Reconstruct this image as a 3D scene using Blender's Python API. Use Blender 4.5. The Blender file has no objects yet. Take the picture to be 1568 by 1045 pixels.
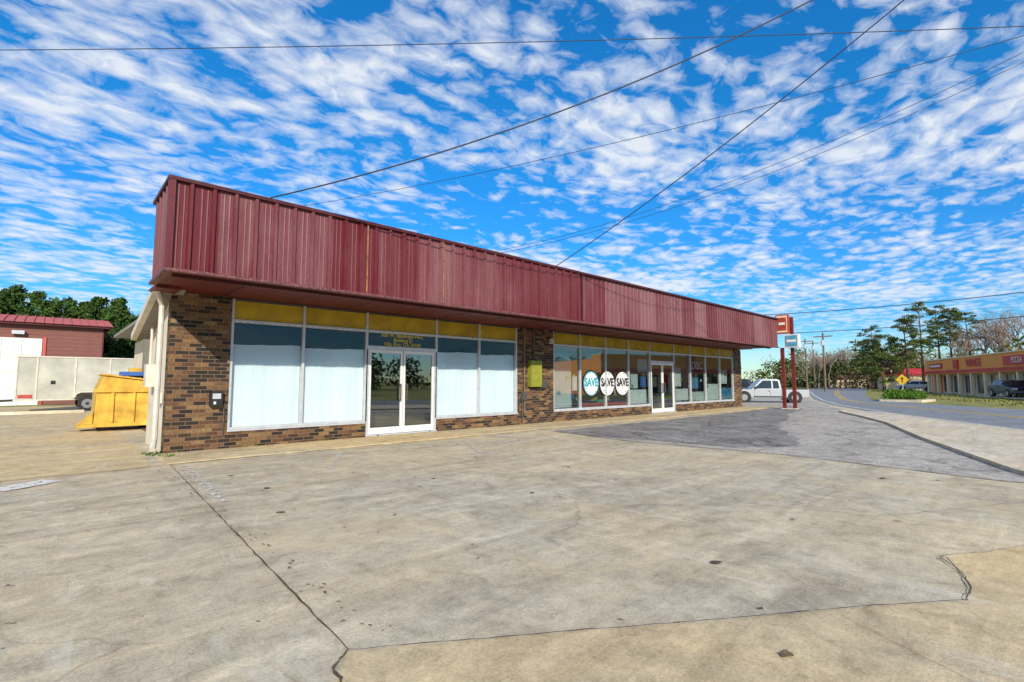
import bpy, math, random
from mathutils import Vector, Matrix
random.seed(7)
R=math.radians
scene=bpy.context.scene
COL=scene.collection

# ---------------------------------------------------------------- materials
def newmat(name):
    m=bpy.data.materials.new(name); m.use_nodes=True
    nt=m.node_tree; b=nt.nodes['Principled BSDF']
    return m,nt,b
def N(nt,t,**k):
    n=nt.nodes.new(t)
    for a,v in k.items():
        if a in n.inputs.keys(): n.inputs[a].default_value=v
        else: setattr(n,a,v)
    return n
def L(nt,a,b): nt.links.new(a,b)
def c4(c): return (c[0],c[1],c[2],1)
def coords(nt): return N(nt,'ShaderNodeTexCoord').outputs['Object']
def ramp(nt,fac,stops):
    r=N(nt,'ShaderNodeValToRGB'); e=r.color_ramp.elements
    while len(e)<len(stops): e.new(0.5)
    for i,(p,c) in enumerate(stops):
        e[i].position=p; e[i].color=c4(c) if len(c)==3 else c
    L(nt,fac,r.inputs['Fac']); return r.outputs['Color']
def noise(nt,vec,scale,detail=4,rough=.55,dist=0):
    n=N(nt,'ShaderNodeTexNoise'); n.inputs['Scale'].default_value=scale
    n.inputs['Detail'].default_value=detail; n.inputs['Roughness'].default_value=rough
    n.inputs['Distortion'].default_value=dist
    L(nt,vec,n.inputs['Vector']); return n.outputs['Fac']
def mix(nt,fac,a,b,mode='MIX'):
    m=N(nt,'ShaderNodeMixRGB',blend_type=mode)
    if isinstance(fac,(int,float)): m.inputs[0].default_value=fac
    else: L(nt,fac,m.inputs[0])
    for i,x in ((1,a),(2,b)):
        if isinstance(x,tuple): m.inputs[i].default_value=c4(x)
        else: L(nt,x,m.inputs[i])
    return m.outputs[0]
def math_(nt,op,a,b=0.0,clamp=False):
    m=N(nt,'ShaderNodeMath',operation=op); m.use_clamp=clamp
    for i,x in ((0,a),(1,b)):
        if isinstance(x,(int,float)): m.inputs[i].default_value=x
        else: L(nt,x,m.inputs[i])
    return m.outputs[0]
def mapping(nt,vec,scale=(1,1,1),rot=(0,0,0),loc=(0,0,0)):
    m=N(nt,'ShaderNodeMapping'); m.inputs['Scale'].default_value=scale
    m.inputs['Rotation'].default_value=rot; m.inputs['Location'].default_value=loc
    L(nt,vec,m.inputs['Vector']); return m.outputs[0]
def bump(nt,b,h,strength=.3,dist=.02):
    n=N(nt,'ShaderNodeBump'); n.inputs['Strength'].default_value=strength
    n.inputs['Distance'].default_value=dist
    L(nt,h,n.inputs['Height']); L(nt,n.outputs[0],b.inputs['Normal'])

def simple(name,col,rough=.6,metal=0,var=.25,scale=6,spec=.4,bmp=0):
    m,nt,b=newmat(name); v=coords(nt)
    n=noise(nt,v,scale,5)
    d=tuple(x*(1-var) for x in col); l=tuple(min(1,x*(1+var)) for x in col)
    L(nt,ramp(nt,n,[(.3,d),(.7,l)]),b.inputs['Base Color'])
    b.inputs['Roughness'].default_value=rough; b.inputs['Metallic'].default_value=metal
    b.inputs['Specular IOR Level'].default_value=spec
    if bmp: bump(nt,b,noise(nt,v,scale*8,3),bmp,.01)
    return m
def noise_col(nt,v,s):
    n=N(nt,'ShaderNodeTexNoise'); n.inputs['Scale'].default_value=s
    L(nt,v,n.inputs['Vector']); return n.outputs['Color']

def mat_concrete(name,dark,light,tint,tintamt=.5,spots=True):
    m,nt,b=newmat(name); v=coords(nt)
    big=noise(nt,v,.30,5,.6,.6); med=noise(nt,v,1.3,7,.68,.5); fine=noise(nt,v,70,3,.7)
    col=ramp(nt,med,[(.32,dark),(.5,tuple((a+c)/2 for a,c in zip(dark,light))),(.66,light)])
    col=mix(nt,math_(nt,'MULTIPLY',ramp(nt,big,[(.40,(0,0,0)),(.62,(1,1,1))]),tintamt),col,tint)
    st=noise(nt,mapping(nt,v,(.35,2.2,1),(0,0,R(-38))),1.3,7,.72,.9)
    col=mix(nt,.8,col,ramp(nt,st,[(.30,(.66,.63,.60)),(.44,(.91,.90,.89)),(.56,(1.03,1.03,1.02)),(.68,(1.25,1.23,1.18))]),'MULTIPLY')
    st2=noise(nt,v,5.0,9,.78,.4)
    col=mix(nt,.85,col,ramp(nt,st2,[(.34,(.68,.66,.63)),(.48,(.97,.97,.97)),(.66,(1.26,1.24,1.19))]),'MULTIPLY')
    col=mix(nt,.9,col,ramp(nt,fine,[(.25,(.66,.66,.66)),(.5,(1,1,1)),(.8,(1.25,1.25,1.22))]),'MULTIPLY')
    sl=noise(nt,v,.75,6,.7,1.0)
    col=mix(nt,math_(nt,'MULTIPLY',ramp(nt,sl,[(.52,(0,0,0)),(.66,(1,1,1))]),.42),col,(.66,.51,.28))
    if spots:
        vo=N(nt,'ShaderNodeTexVoronoi'); vo.inputs['Scale'].default_value=1.1
        L(nt,mix(nt,.12,v,noise_col(nt,v,9)),vo.inputs['Vector'])
        sp=ramp(nt,vo.outputs['Distance'],[(.02,(.42,.38,.34)),(.06,(1,1,1))])
        msk=noise(nt,v,.7,2)
        sp=mix(nt,ramp(nt,msk,[(.45,(0,0,0)),(.6,(.9,.9,.9))]),(1,1,1),sp)
        col=mix(nt,1,col,sp,'MULTIPLY')
        # pale worn smears
        pw=noise(nt,mapping(nt,v,(1.6,.5,1),(0,0,R(20))),1.9,8,.75,1.2)
        col=mix(nt,math_(nt,'MULTIPLY',ramp(nt,pw,[(.56,(0,0,0)),(.66,(1,1,1))]),.38),col,(.72,.66,.54))
        ve=N(nt,'ShaderNodeTexVoronoi',feature='DISTANCE_TO_EDGE'); ve.inputs['Scale'].default_value=.33
        L(nt,mix(nt,.35,v,noise_col(nt,v,1.3)),ve.inputs['Vector'])
        hc=ramp(nt,ve.outputs['Distance'],[(.0,(.6,.55,.5)),(.003,(1,1,1))])
        col=mix(nt,ramp(nt,noise(nt,v,.5,3),[(.48,(0,0,0)),(.58,(.6,.6,.6))]),col,mix(nt,1,col,hc,'MULTIPLY'))
    L(nt,col,b.inputs['Base Color']); b.inputs['Roughness'].default_value=.9
    b.inputs['Specular IOR Level'].default_value=.2
    bump(nt,b,mix(nt,.5,fine,st2),.4,.012)
    return m

def mat_asphalt(name,dark,light,crk=.7):
    m,nt,b=newmat(name); v=coords(nt)
    med=noise(nt,v,.9,7,.7,.5); fine=noise(nt,v,40,4,.8); m2=noise(nt,v,5,6,.75)
    col=ramp(nt,med,[(.34,dark),(.64,light)])
    col=mix(nt,.9,col,ramp(nt,m2,[(.34,(.70,.70,.71)),(.5,(1,1,1)),(.66,(1.34,1.32,1.28))]),'MULTIPLY')
    col=mix(nt,.9,col,ramp(nt,fine,[(.3,(.6,.6,.6)),(.5,(1,1,1)),(.72,(1.5,1.5,1.5))]),'MULTIPLY')
    vo=N(nt,'ShaderNodeTexVoronoi',feature='DISTANCE_TO_EDGE'); vo.inputs['Scale'].default_value=1.0
    L(nt,mix(nt,.3,v,noise_col(nt,v,2.5)),vo.inputs['Vector'])
    cr=ramp(nt,vo.outputs['Distance'],[(.0,(.35,.35,.35)),(.028,(1,1,1))])
    col=mix(nt,crk,col,cr,'MULTIPLY')
    L(nt,col,b.inputs['Base Color']); b.inputs['Roughness'].default_value=.88
    b.inputs['Specular IOR Level'].default_value=.2
    bump(nt,b,fine,.5,.01); return m

def mat_brick():
    m,nt,b=newmat('brick_wall_mat'); v=coords(nt)
    s=N(nt,'ShaderNodeSeparateXYZ'); L(nt,v,s.inputs[0])
    cb=N(nt,'ShaderNodeCombineXYZ'); L(nt,math_(nt,'ADD',s.outputs[0],s.outputs[1]),cb.inputs[0]); L(nt,s.outputs[2],cb.inputs[1])
    br=N(nt,'ShaderNodeTexBrick'); br.inputs['Scale'].default_value=1
    br.inputs['Brick Width'].default_value=.215; br.inputs['Row Height'].default_value=.072
    br.inputs['Mortar Size'].default_value=.006; br.inputs['Mortar Smooth'].default_value=.15
    br.inputs['Color1'].default_value=(0,0,0,1); br.inputs['Color2'].default_value=(1,1,1,1); br.inputs['Mortar'].default_value=(.5,.5,.5,1)
    br.inputs['Bias'].default_value=0
    L(nt,cb.outputs[0],br.inputs['Vector'])
    col=ramp(nt,br.outputs['Color'],[(.0,(.016,.011,.009)),(.30,(.030,.017,.012)),(.40,(.085,.036,.017)),(.6,(.145,.066,.026)),(.8,(.20,.105,.040)),(.9,(.25,.150,.065)),(1,(.07,.028,.015))])
    blotch=noise(nt,v,25,4)
    col=mix(nt,.8,col,ramp(nt,blotch,[(.35,(.55,.55,.55)),(.65,(1.35,1.35,1.35))]),'MULTIPLY')
    col=mix(nt,br.outputs['Fac'],col,(.17,.12,.07))
    L(nt,col,b.inputs['Base Color']); b.inputs['Roughness'].default_value=.85
    bump(nt,b,math_(nt,'SUBTRACT',1,br.outputs['Fac']),.6,.006); return m

def mat_fascia():
    m,nt,b=newmat('ribbed_metal_mat'); v=coords(nt)
    s=N(nt,'ShaderNodeSeparateXYZ'); L(nt,v,s.inputs[0])
    xp=math_(nt,'FLOOR',math_(nt,'DIVIDE',s.outputs[0],.915))
    wn=N(nt,'ShaderNodeTexWhiteNoise',noise_dimensions='1D'); L(nt,xp,wn.inputs['W'])
    fade=noise(nt,mapping(nt,v,(1,1,.35)),.55,4,.6,.5)
    str_=noise(nt,mapping(nt,v,(14,14,.45)),1,5,.7)
    f=math_(nt,'ADD',math_(nt,'MULTIPLY',wn.outputs['Value'],.30),math_(nt,'ADD',math_(nt,'MULTIPLY',fade,.75),math_(nt,'MULTIPLY',str_,.40)))
    far=N(nt,'ShaderNodeMapRange'); far.inputs['From Min'].default_value=10.7;far.inputs['From Max'].default_value=10.9
    far.inputs['To Min'].default_value=0;far.inputs['To Max'].default_value=.12; L(nt,s.outputs[0],far.inputs['Value'])
    f=math_(nt,'ADD',f,far.outputs[0])
    col=ramp(nt,f,[(.48,(.105,.004,.006)),(.62,(.115,.011,.015)),(.76,(.14,.030,.035)),(.95,(.21,.085,.090))])
    wear=noise(nt,mapping(nt,v,(9,9,3)),3,6,.75)
    col=mix(nt,.7,col,ramp(nt,wear,[(.3,(.6,.55,.55)),(.5,(1,1,1)),(.75,(1.3,1.25,1.25))]),'MULTIPLY')
    L(nt,col,b.inputs['Base Color']); b.inputs['Roughness'].default_value=.48
    b.inputs['Specular IOR Level'].default_value=.35
    return m

def mat_glass(name,base=.10,tint=(.75,.85,.85),fk=1.1):
    m=bpy.data.materials.new(name); m.use_nodes=True; nt=m.node_tree
    nt.nodes.clear(); o=N(nt,'ShaderNodeOutputMaterial'); ms=N(nt,'ShaderNodeMixShader')
    t=N(nt,'ShaderNodeBsdfTransparent'); t.inputs[0].default_value=c4(tint)
    g=N(nt,'ShaderNodeBsdfGlossy'); g.inputs['Roughness'].default_value=.015; g.inputs[0].default_value=(.9,.95,.95,1)
    fr=N(nt,'ShaderNodeFresnel'); fr.inputs[0].default_value=1.5
    fac=math_(nt,'ADD',math_(nt,'MULTIPLY',fr.outputs[0],fk),base,True)
    tc=coords(nt); bp=N(nt,'ShaderNodeBump'); bp.inputs['Strength'].default_value=.03; bp.inputs['Distance'].default_value=.02
    L(nt,noise(nt,tc,1.5,1),bp.inputs['Height']); L(nt,bp.outputs[0],g.inputs['Normal'])
    L(nt,fac,ms.inputs[0]); L(nt,t.outputs[0],ms.inputs[1]); L(nt,g.outputs[0],ms.inputs[2]); L(nt,ms.outputs[0],o.inputs[0])
    return m

def mat_foliage(name,dark,light,scale=1.2):
    m,nt,b=newmat(name); v=coords(nt)
    n=noise(nt,v,scale,4,.7)
    L(nt,ramp(nt,n,[(.35,dark),(.65,light)]),b.inputs['Base Color'])
    b.inputs['Roughness'].default_value=.8; b.inputs['Specular IOR Level'].default_value=.15
    return m

def mat_siding(name,col):
    m,nt,b=newmat(name); v=coords(nt)
    s=N(nt,'ShaderNodeSeparateXYZ'); L(nt,v,s.inputs[0])
    fr=math_(nt,'FRACT',math_(nt,'DIVIDE',s.outputs[2],.22))
    c=ramp(nt,fr,[(.0,tuple(x*.35 for x in col)),(.1,col),(1,tuple(x*1.15 for x in col))])
    c=mix(nt,.6,c,ramp(nt,noise(nt,mapping(nt,v,(1,1,6)),2,5),[(.3,(.7,.7,.7)),(.7,(1.2,1.2,1.2))]),'MULTIPLY')
    L(nt,c,b.inputs['Base Color']); b.inputs['Roughness'].default_value=.8; return m

M={}
M['lot']=mat_concrete('lot_concrete',(.38,.325,.245),(.57,.50,.385),(.64,.51,.31),.55)
M['lot2']=mat_concrete('apron_concrete',(.43,.34,.22),(.62,.50,.32),(.66,.48,.24),.65)
M['walk']=mat_concrete('sidewalk_concrete',(.52,.45,.36),(.66,.58,.47),(.62,.50,.33),.4,False)
M['kerb']=mat_concrete('kerb_concrete',(.56,.50,.41),(.70,.62,.51),(.60,.49,.32),.4,False)
M['asphalt_dark']=mat_asphalt('patched_asphalt',(.17,.158,.148),(.31,.29,.27),.85)
M['asphalt_light']=mat_asphalt('worn_asphalt',(.33,.295,.255),(.48,.435,.375),.6)
M['road']=mat_asphalt('road_asphalt',(.19,.20,.215),(.26,.27,.285),.3)
M['grass']=simple('dry_grass',(.24,.23,.075),.95,0,.4,.7,.1,.4)
M['bare']=simple('crack_dark',(.12,.09,.065),.95,0,.5,8,.1)
M['crack2']=simple('crack_light',(.22,.18,.125),.95,0,.5,8,.1)
M['stain']=simple('stain_brown',(.22,.15,.085),.9,0,.5,12,.1)
def mat_worn(name,col,thr):
    m,nt,b=newmat(name); v=coords(nt)
    b.inputs['Base Color'].default_value=c4(col); b.inputs['Roughness'].default_value=.8
    n=noise(nt,v,14,6,.8)
    L(nt,ramp(nt,n,[(thr-.05,(0,0,0)),(thr+.05,(1,1,1))]),b.inputs['Alpha']); return m
M['paint']=mat_worn('worn_white_paint',(.72,.69,.62),.43)
M['paint_faint']=mat_worn('faint_white_paint',(.68,.64,.56),.52)
M['yline']=mat_worn('worn_yellow_paint',(.60,.38,.05),.40)
M['brick']=mat_brick()
M['fascia']=mat_fascia()
M['trim']=simple('fascia_trim',(.075,.012,.013),.5,0,.35,9)
M['trimwht']=simple('chipped_trim',(.15,.05,.05),.6,0,.9,30)
M['rust']=simple('rust_strip',(.30,.13,.05),.8,0,.5,9)
M['soffit']=simple('soffit_board',(.12,.014,.010),.6,0,.3,4)
M['cream']=simple('painted_block_cream',(.68,.60,.46),.8,0,.12,2,.2,.2)
M['gutter']=simple('gutter_white',(.62,.57,.48),.5,0,.15,5)
M['alu']=simple('aluminium_frame',(.54,.55,.56),.4,.2,.12,8)
M['aludark']=simple('frame_bronze',(.10,.09,.08),.45,.3,.2,8)
M['yellowpanel']=simple('transom_panel_mustard',(.46,.30,.014),.5,0,.25,3)
M['paper']=simple('window_paper',(.66,.74,.77),.9,0,.05,1.2,.1)
M['poster']=simple('poster_paper',(.60,.62,.60),.9,0,.05,1.2,.1)
M['glass']=mat_glass('window_glass',.015,(.93,.96,.97),.7)
M['glass2']=mat_glass('shop_glass',.12,(.62,.70,.70))
M['doorglass']=mat_glass('door_glass',.22,(.30,.32,.28))
M['tealband']=simple('interior_shade_teal',(.006,.024,.036),.6,0,.3,2,.1)  # painted darkness of the unlit room behind clear glass
M['interior']=simple('interior_wall',(.17,.16,.14),.9,0,.3,1)
M['floor_in']=simple('interior_floor',(.10,.08,.06),.6,0,.2,2)
M['black']=simple('black_part',(.02,.02,.022),.5,0,.2,10)
M['white']=simple('white_paint',(.72,.72,.70),.5,0,.06,5)
M['olive']=simple('electric_box_green',(.26,.26,.03),.5,0,.2,5)
M['roof']=simple('roof_membrane',(.25,.24,.22),.9,0,.2,1)
M['postred']=simple('post_red',(.15,.022,.018),.55,0,.3,6)
M['signred']=simple('sign_red',(.40,.06,.035),.45,0,.3,4)
M['signblue']=simple('sign_blue',(.10,.30,.44),.4,0,.2,5)
M['cyan']=simple('sticker_cyan',(.03,.36,.44),.6,0,.1,5)
M['blue']=simple('sticker_blue',(.04,.12,.40),.6,0,.1,5)
M['green']=simple('sticker_green',(.05,.30,.12),.6,0,.2,9)
M['redst']=simple('sticker_red',(.45,.06,.05),.6,0,.2,9)
M['gold']=simple('lettering_gold',(.62,.50,.10),.6,0,.1,9)
M['shedwall']=mat_siding('shed_siding',(.20,.075,.06))
M['shedroof']=simple('shed_roof_red',(.50,.10,.07),.5,0,.2,2)
M['dumpster']=simple('dumpster_yellow',(.60,.36,.05),.6,0,.38,3)
M['trailer']=simple('trailer_white',(.46,.44,.36),.6,0,.2,1.5)
M['tyre']=simple('tyre_rubber',(.025,.025,.025),.8,0,.2,10)
M['hub']=simple('wheel_hub',(.35,.35,.36),.35,.7,.1,10)
M['bark']=simple('bark',(.15,.095,.06),.95,0,.35,6,.1)
M['greybark']=simple('grey_bark',(.24,.19,.16),.95,0,.3,6,.1)
M['pine']=mat_foliage('pine_needles',(.03,.055,.014),(.14,.18,.04),.9)
M['cedar']=mat_foliage('cedar_foliage',(.012,.035,.008),(.07,.13,.022),.8)
M['hedge']=mat_foliage('hedge_leaves',(.03,.08,.01),(.13,.24,.03),2)
M['brownleaf']=mat_foliage('bare_twigs',(.14,.10,.06),(.30,.23,.14),.4)
M['wire']=simple('wire_black',(.03,.035,.05),.6,0,.1,3)
M['pole']=simple('pole_wood',(.18,.12,.085),.9,0,.3,5)
M['stucco']=simple('stucco_orange',(.90,.34,.08),.85,0,.08,1)
M['stucco2']=simple('stucco_cream',(.85,.66,.42),.85,0,.08,1)
M['redband']=simple('awning_red',(.60,.04,.03),.6,0,.15,1)
M['brownroof']=simple('roof_brown',(.30,.13,.09),.85,0,.2,2)
M['dkglass']=simple('dark_glass',(.02,.03,.035),.12,0,.2,1,.5)
M['signyellow']=simple('sign_yellow',(.85,.50,.02),.4,0,.05,5)
def carpaint(name,col): return simple(name,col,.3,0,.03,2,.5)
M['car_white']=carpaint('car_paint_white',(.55,.56,.56)); M['car_dark']=carpaint('car_paint_dark',(.03,.035,.05))
M['car_silver']=carpaint('car_paint_silver',(.42,.43,.44)); M['car_red']=carpaint('car_paint_red',(.30,.02,.02))
M['light_red']=simple('tail_lamp',(.4,.01,.01),.3); M['light_cl']=simple('head_lamp',(.7,.7,.7),.15)

# ---------------------------------------------------------------- mesh builder
class MB:
    def __init__(s): s.v=[];s.f=[];s.m=[];s.mats=[]
    def mi(s,k):
        if k not in s.mats: s.mats.append(k)
        return s.mats.index(k)
    def face(s,pts,k):
        n=len(s.v); s.v+= [tuple(p) for p in pts]; s.f.append(tuple(range(n,n+len(pts)))); s.m.append(s.mi(k))
    def box(s,x0,x1,y0,y1,z0,z1,k):
        n=len(s.v)
        s.v+=[(x0,y0,z0),(x1,y0,z0),(x1,y1,z0),(x0,y1,z0),(x0,y0,z1),(x1,y0,z1),(x1,y1,z1),(x0,y1,z1)]
        for f in ((0,3,2,1),(4,5,6,7),(0,1,5,4),(1,2,6,5),(2,3,7,6),(3,0,4,7)):
            s.f.append(tuple(n+i for i in f)); s.m.append(s.mi(k))
    def prism(s,poly,axis,a,b,k):
        n=len(s.v); c=len(poly)
        for t in (a,b):
            for p in poly:
                s.v.append({'y':(p[0],t,p[1]),'z':(p[0],p[1],t),'x':(t,p[0],p[1])}[axis])
        s.f.append(tuple(n+i for i in range(c))); s.m.append(s.mi(k))
        s.f.append(tuple(n+c+i for i in reversed(range(c)))); s.m.append(s.mi(k))
        for i in range(c):
            j=(i+1)%c; s.f.append((n+i,n+c+i,n+c+j,n+j)); s.m.append(s.mi(k))
    def cyl(s,p0,p1,r0,r1,k,seg=8,cap=True):
        p0=Vector(p0);p1=Vector(p1); d=(p1-p0)
        if d.length<1e-6: return
        d.normalize(); a=d.orthogonal().normalized(); b=d.cross(a)
        n=len(s.v)
        for p,r in ((p0,r0),(p1,r1)):
            for i in range(seg):
                t=2*math.pi*i/seg; s.v.append(tuple(p+a*r*math.cos(t)+b*r*math.sin(t)))
        for i in range(seg):
            j=(i+1)%seg; s.f.append((n+i,n+j,n+seg+j,n+seg+i)); s.m.append(s.mi(k))
        if cap:
            s.f.append(tuple(n+i for i in reversed(range(seg)))); s.m.append(s.mi(k))
            s.f.append(tuple(n+seg+i for i in range(seg))); s.m.append(s.mi(k))
    def obj(s,name,parent=None,bevel=0,smooth=False,fix=False):
        me=bpy.data.meshes.new(name); me.from_pydata(s.v,[],s.f)
        for k in s.mats: me.materials.append(M[k])
        me.polygons.foreach_set('material_index',s.m)
        if smooth: me.polygons.foreach_set('use_smooth',[True]*len(s.f))
        me.update()
        if fix:
            import bmesh
            bm=bmesh.new(); bm.from_mesh(me); bmesh.ops.recalc_face_normals(bm,faces=bm.faces); bm.to_mesh(me); bm.free()
        o=bpy.data.objects.new(name,me); COL.objects.link(o)
        if parent: o.parent=parent
        if bevel:
            b=o.modifiers.new('b','BEVEL'); b.width=bevel; b.segments=2; b.limit_method='ANGLE'
        return o
def empty(name,loc=(0,0,0),rz=0):
    o=bpy.data.objects.new(name,None); o.location=loc; o.rotation_euler=(0,0,rz); COL.objects.link(o); return o
def text(s,name,loc,size,mat,parent,rot=(R(90),0,0),ext=.002,bold=0,sx=1):
    c=bpy.data.curves.new(name,'FONT'); c.body=s; c.size=size; c.align_x='CENTER'; c.align_y='CENTER'; c.extrude=ext; c.offset=bold
    o=bpy.data.objects.new(name,c); o.location=loc; o.rotation_euler=rot; o.scale=(sx,1,1); c.materials.append(M[mat]); COL.objects.link(o); o.parent=parent; return o
def sheet(name,poly,z,k,parent=None):
    mb=MB(); mb.face([(x,y,z) for x,y in poly],k); return mb.obj(name,parent)
def ragged(poly,step=.35,jit=.05,seed=1):
    rr=random.Random(seed); out=[]
    for i in range(len(poly)):
        a=Vector(poly[i]);b=Vector(poly[(i+1)%len(poly)]); n=max(1,int((b-a).length/step))
        for k in range(n):
            p=a.lerp(b,k/n); out.append((p.x+rr.gauss(0,jit),p.y+rr.gauss(0,jit)))
    return out

# ---------------------------------------------------------------- ground
g=MB(); S=900
g.face([(-S,-S,0),(S,-S,0),(S,S,0),(-S,S,0)],'grass'); g.obj('ground')
near=[(-42,-36),(-15,-20),(1.5,-10),(18.57,.47),(25.8,5.03),(33,8.6),(40.4,11.4),(56,16.4),(73.6,21.7),(120,34),(220,58)]
far=[(-30,-45),(-4,-28),(14,-13),(25,-5.0),(33.2,.78),(36.5,3.4),(39.2,6.0),(42.9,8.5),(60,12.4),(92,18.9),(150,31.5),(225,46)]
lot=[(-60,-60),(-42,-36),(-24,-20),(-7,-10),(4,-3.4),(10.26,.29),(14.6,1.9),(19,3.3),(25.8,5.1),(33,8.6),(40.4,11.4),(56,16.4),(60,34),(40,36.5),(-60,36.5)]
sheet('parking_lot',lot,.004,'lot')
sheet('road',near+far[::-1],.0055,'road')
asp=[(9.75,8.95),(9.35,6.4),(9.65,3.3),(9.2,.45),(9.3,-.25),(10.26,.29),(14.6,1.9),(19,3.3),(24.9,6.0),(27,6.5),(40,11.6),(52,16),(50,20),(30,20),(28,9.0)]
sheet('worn_asphalt_area',asp,.008,'asphalt_light')
dark=[(9.75,8.8),(9.5,7.2),(10.0,5.6),(10.0,4.3),(11.2,3.5),(12.6,3.9),(14.5,4.9),(16.0,5.6),(19,6.2),(22,7.2),(26,7.9),(29,9.3),(27.6,9.3),(20,8.95),(14,8.85)]
sheet('asphalt_patch',ragged(dark,.25,.07,4),.012,'asphalt_dark')
fg=[(1.13,2.37),(1.9,1.86),(2.74,1.29),(3.5,.80),(4.05,.40),(4.35,.40),(4.7,.50),(4.95,.58),(5.7,.2),(8.9,-.6),(4,-3.4),(-7,-10),(-9,-9),(-3,-1),(.7,1.8)]
sheet('driveway_slab',fg,.008,'lot2')
left=[(-30,9.4),(1.2,9.35),(1.35,10.9),(1.3,36),(-30,36)]
sheet('side_yard_slab',left,.008,'lot2')
w=MB(); w.box(1.45,27.0,9.45,10.82,-.05,.03,'lot2'); w.obj('shop_walkway')
sw=MB()
inner=[(-24,-20),(-7,-10),(4,-3.4),(10.26,.29),(14.6,1.9),(19,3.3),(22,4.6),(24.9,6.0)]
outer=[(-15,-20),(1.5,-10),(10,-4.9),(18.57,.47),(21,2.0),(23.2,3.4),(25.0,4.5),(26.6,5.7)]
n=len(inner)
for i in range(n-1):
    a,b,c,d=inner[i],inner[i+1],outer[i+1],outer[i]
    z=.045; z2=.045
    if i==n-2: z2=.015
    sw.face([(a[0],a[1],z),(d[0],d[1],z),(c[0],c[1],z2),(b[0],b[1],z2)],'walk')
    sw.face([(d[0],d[1],0),(c[0],c[1],0),(c[0],c[1],z2),(d[0],d[1],z)],'kerb')
sw.obj('sidewalk',fix=True)
def strip(name,pts,w,z,k,jit=0,sub=1,h=0):
    mb=MB(); P=[]
    for i in range(len(pts)-1):
        a=Vector(pts[i]);b=Vector(pts[i+1])
        for s_ in range(sub):
            t=s_/sub; p=a.lerp(b,t)
            if jit: p=p+Vector((random.gauss(0,jit),random.gauss(0,jit)))
            P.append(p)
    P.append(Vector(pts[-1]))
    Ls=[];Rs=[]
    for i,p in enumerate(P):
        d=(P[min(i+1,len(P)-1)]-P[max(i-1,0)]).normalized(); nrm=Vector((-d.y,d.x))
        ww=w*(random.uniform(.4,1.4) if jit else 1)/2
        Ls.append(p+nrm*ww);Rs.append(p-nrm*ww)
    for i in range(len(P)-1):
        q=[Ls[i],Rs[i],Rs[i+1],Ls[i+1]]
        mb.face([(v.x,v.y,z+h) for v in q],k)
        if h:
            mb.face([(Ls[i].x,Ls[i].y,0),(Ls[i+1].x,Ls[i+1].y,0),(Ls[i+1].x,Ls[i+1].y,z+h),(Ls[i].x,Ls[i].y,z+h)],k)
            mb.face([(Rs[i].x,Rs[i].y,0),(Rs[i+1].x,Rs[i+1].y,0),(Rs[i+1].x,Rs[i+1].y,z+h),(Rs[i].x,Rs[i].y,z+h)],k)
    return mb.obj(name,fix=bool(h))
strip('kerb',[(x,y) for x,y in inner[:-1]]+[(24.3,5.75),(25.3,6.1)],.26,0,'kerb',h=.065)
Z=.016
strip('expansion_joint',[(1.47,9.4),(1.13,2.37)],.011,Z,'bare',.003,60)
strip('pavement_crack',[(1.13,2.37),(1.9,1.86),(2.74,1.29),(3.5,.80),(4.05,.40)],.008,Z,'bare',.003,14)
strip('pavement_crack',[(4.05,.40),(4.30,.395),(4.62,.47),(4.85,.60),(4.95,.60)],.010,Z,'bare',.006,6)
strip('pavement_crack',[(4.95,.60),(5.3,.38),(5.7,.2),(8.9,-.6)],.005,Z,'crack2',.004,8)
strip('pavement_crack',[(1.13,2.37),(1.02,2.28),(.98,2.12),(.75,1.85),(.3,1.3)],.014,Z,'bare',.006,6)
strip('expansion_joint',[(-30,9.3),(-6,9.25),(1.45,9.4)],.014,Z,'crack2',.004,30)
strip('expansion_joint',[(1.30,5.75),(-6,5.9),(-20,6)],.010,Z,'crack2',.005,30)
strip('expansion_joint',[(1.45,6.4),(4.5,6.45),(7.3,6.4),(9.4,6.4)],.010,Z,'crack2',.008,20)
strip('pavement_crack',[(4.6,3.0),(5.6,2.0),(5.9,1.2),(7.6,.3),(8.8,-.2)],.006,Z,'crack2',.015,12)
strip('pavement_crack',[(5.0,8.9),(5.15,6.9),(5.1,5.2),(5.4,3.6),(5.6,2.0)],.006,Z,'crack2',.008,12)
strip('expansion_joint',[(9.75,8.95),(9.35,6.4),(9.65,3.3),(9.2,.45),(9.3,-.25)],.02,Z,'crack2',.015,10)
strip('walkway_joint',[(1.45,9.43),(27,9.43)],.02,Z,'crack2',.004,80)
for i in range(30):
    x=random.uniform(1.6,9.0); y=random.uniform(.9,8.8)
    mb=MB(); r=random.choice([.012,.016,.02,.028,.04]); kk=random.choice(['bare','stain','stain'])
    mb.face([(x+r*random.uniform(.4,1.3)*math.cos(t*.785)*1.2,y+r*random.uniform(.4,1.3)*math.sin(t*.785),Z) for t in range(8)],kk)
    mb.obj('oil_stain')
lf=MB(); rl=random.Random(31)
for i in range(420):
    if i<170: x=rl.uniform(1.6,26); y=10.78-abs(rl.gauss(0,.10)); z0=.034
    elif i<260: x=1.3+rl.gauss(0,.06); y=rl.uniform(2.4,9.3); z0=.02
    else: x=rl.uniform(-4,9); y=rl.uniform(1,9); z0=.02
    s_=rl.uniform(.008,.022); a=rl.uniform(0,6.28); ca,sa=math.cos(a)*s_,math.sin(a)*s_
    lf.face([(x-ca,y-sa,z0),(x+sa*.5,y-ca*.5,z0+.006),(x+ca,y+sa,z0+.002),(x-sa*.5,y+ca*.5,z0+.009)],rl.choice(['stain','bare','stain','brownleaf']))
lf.obj('dead_leaves')
strip('parking_line',[(-2.6,7.85),(-.34,8.62),(.12,8.95)],.36,Z,'paint',0,1)
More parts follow.
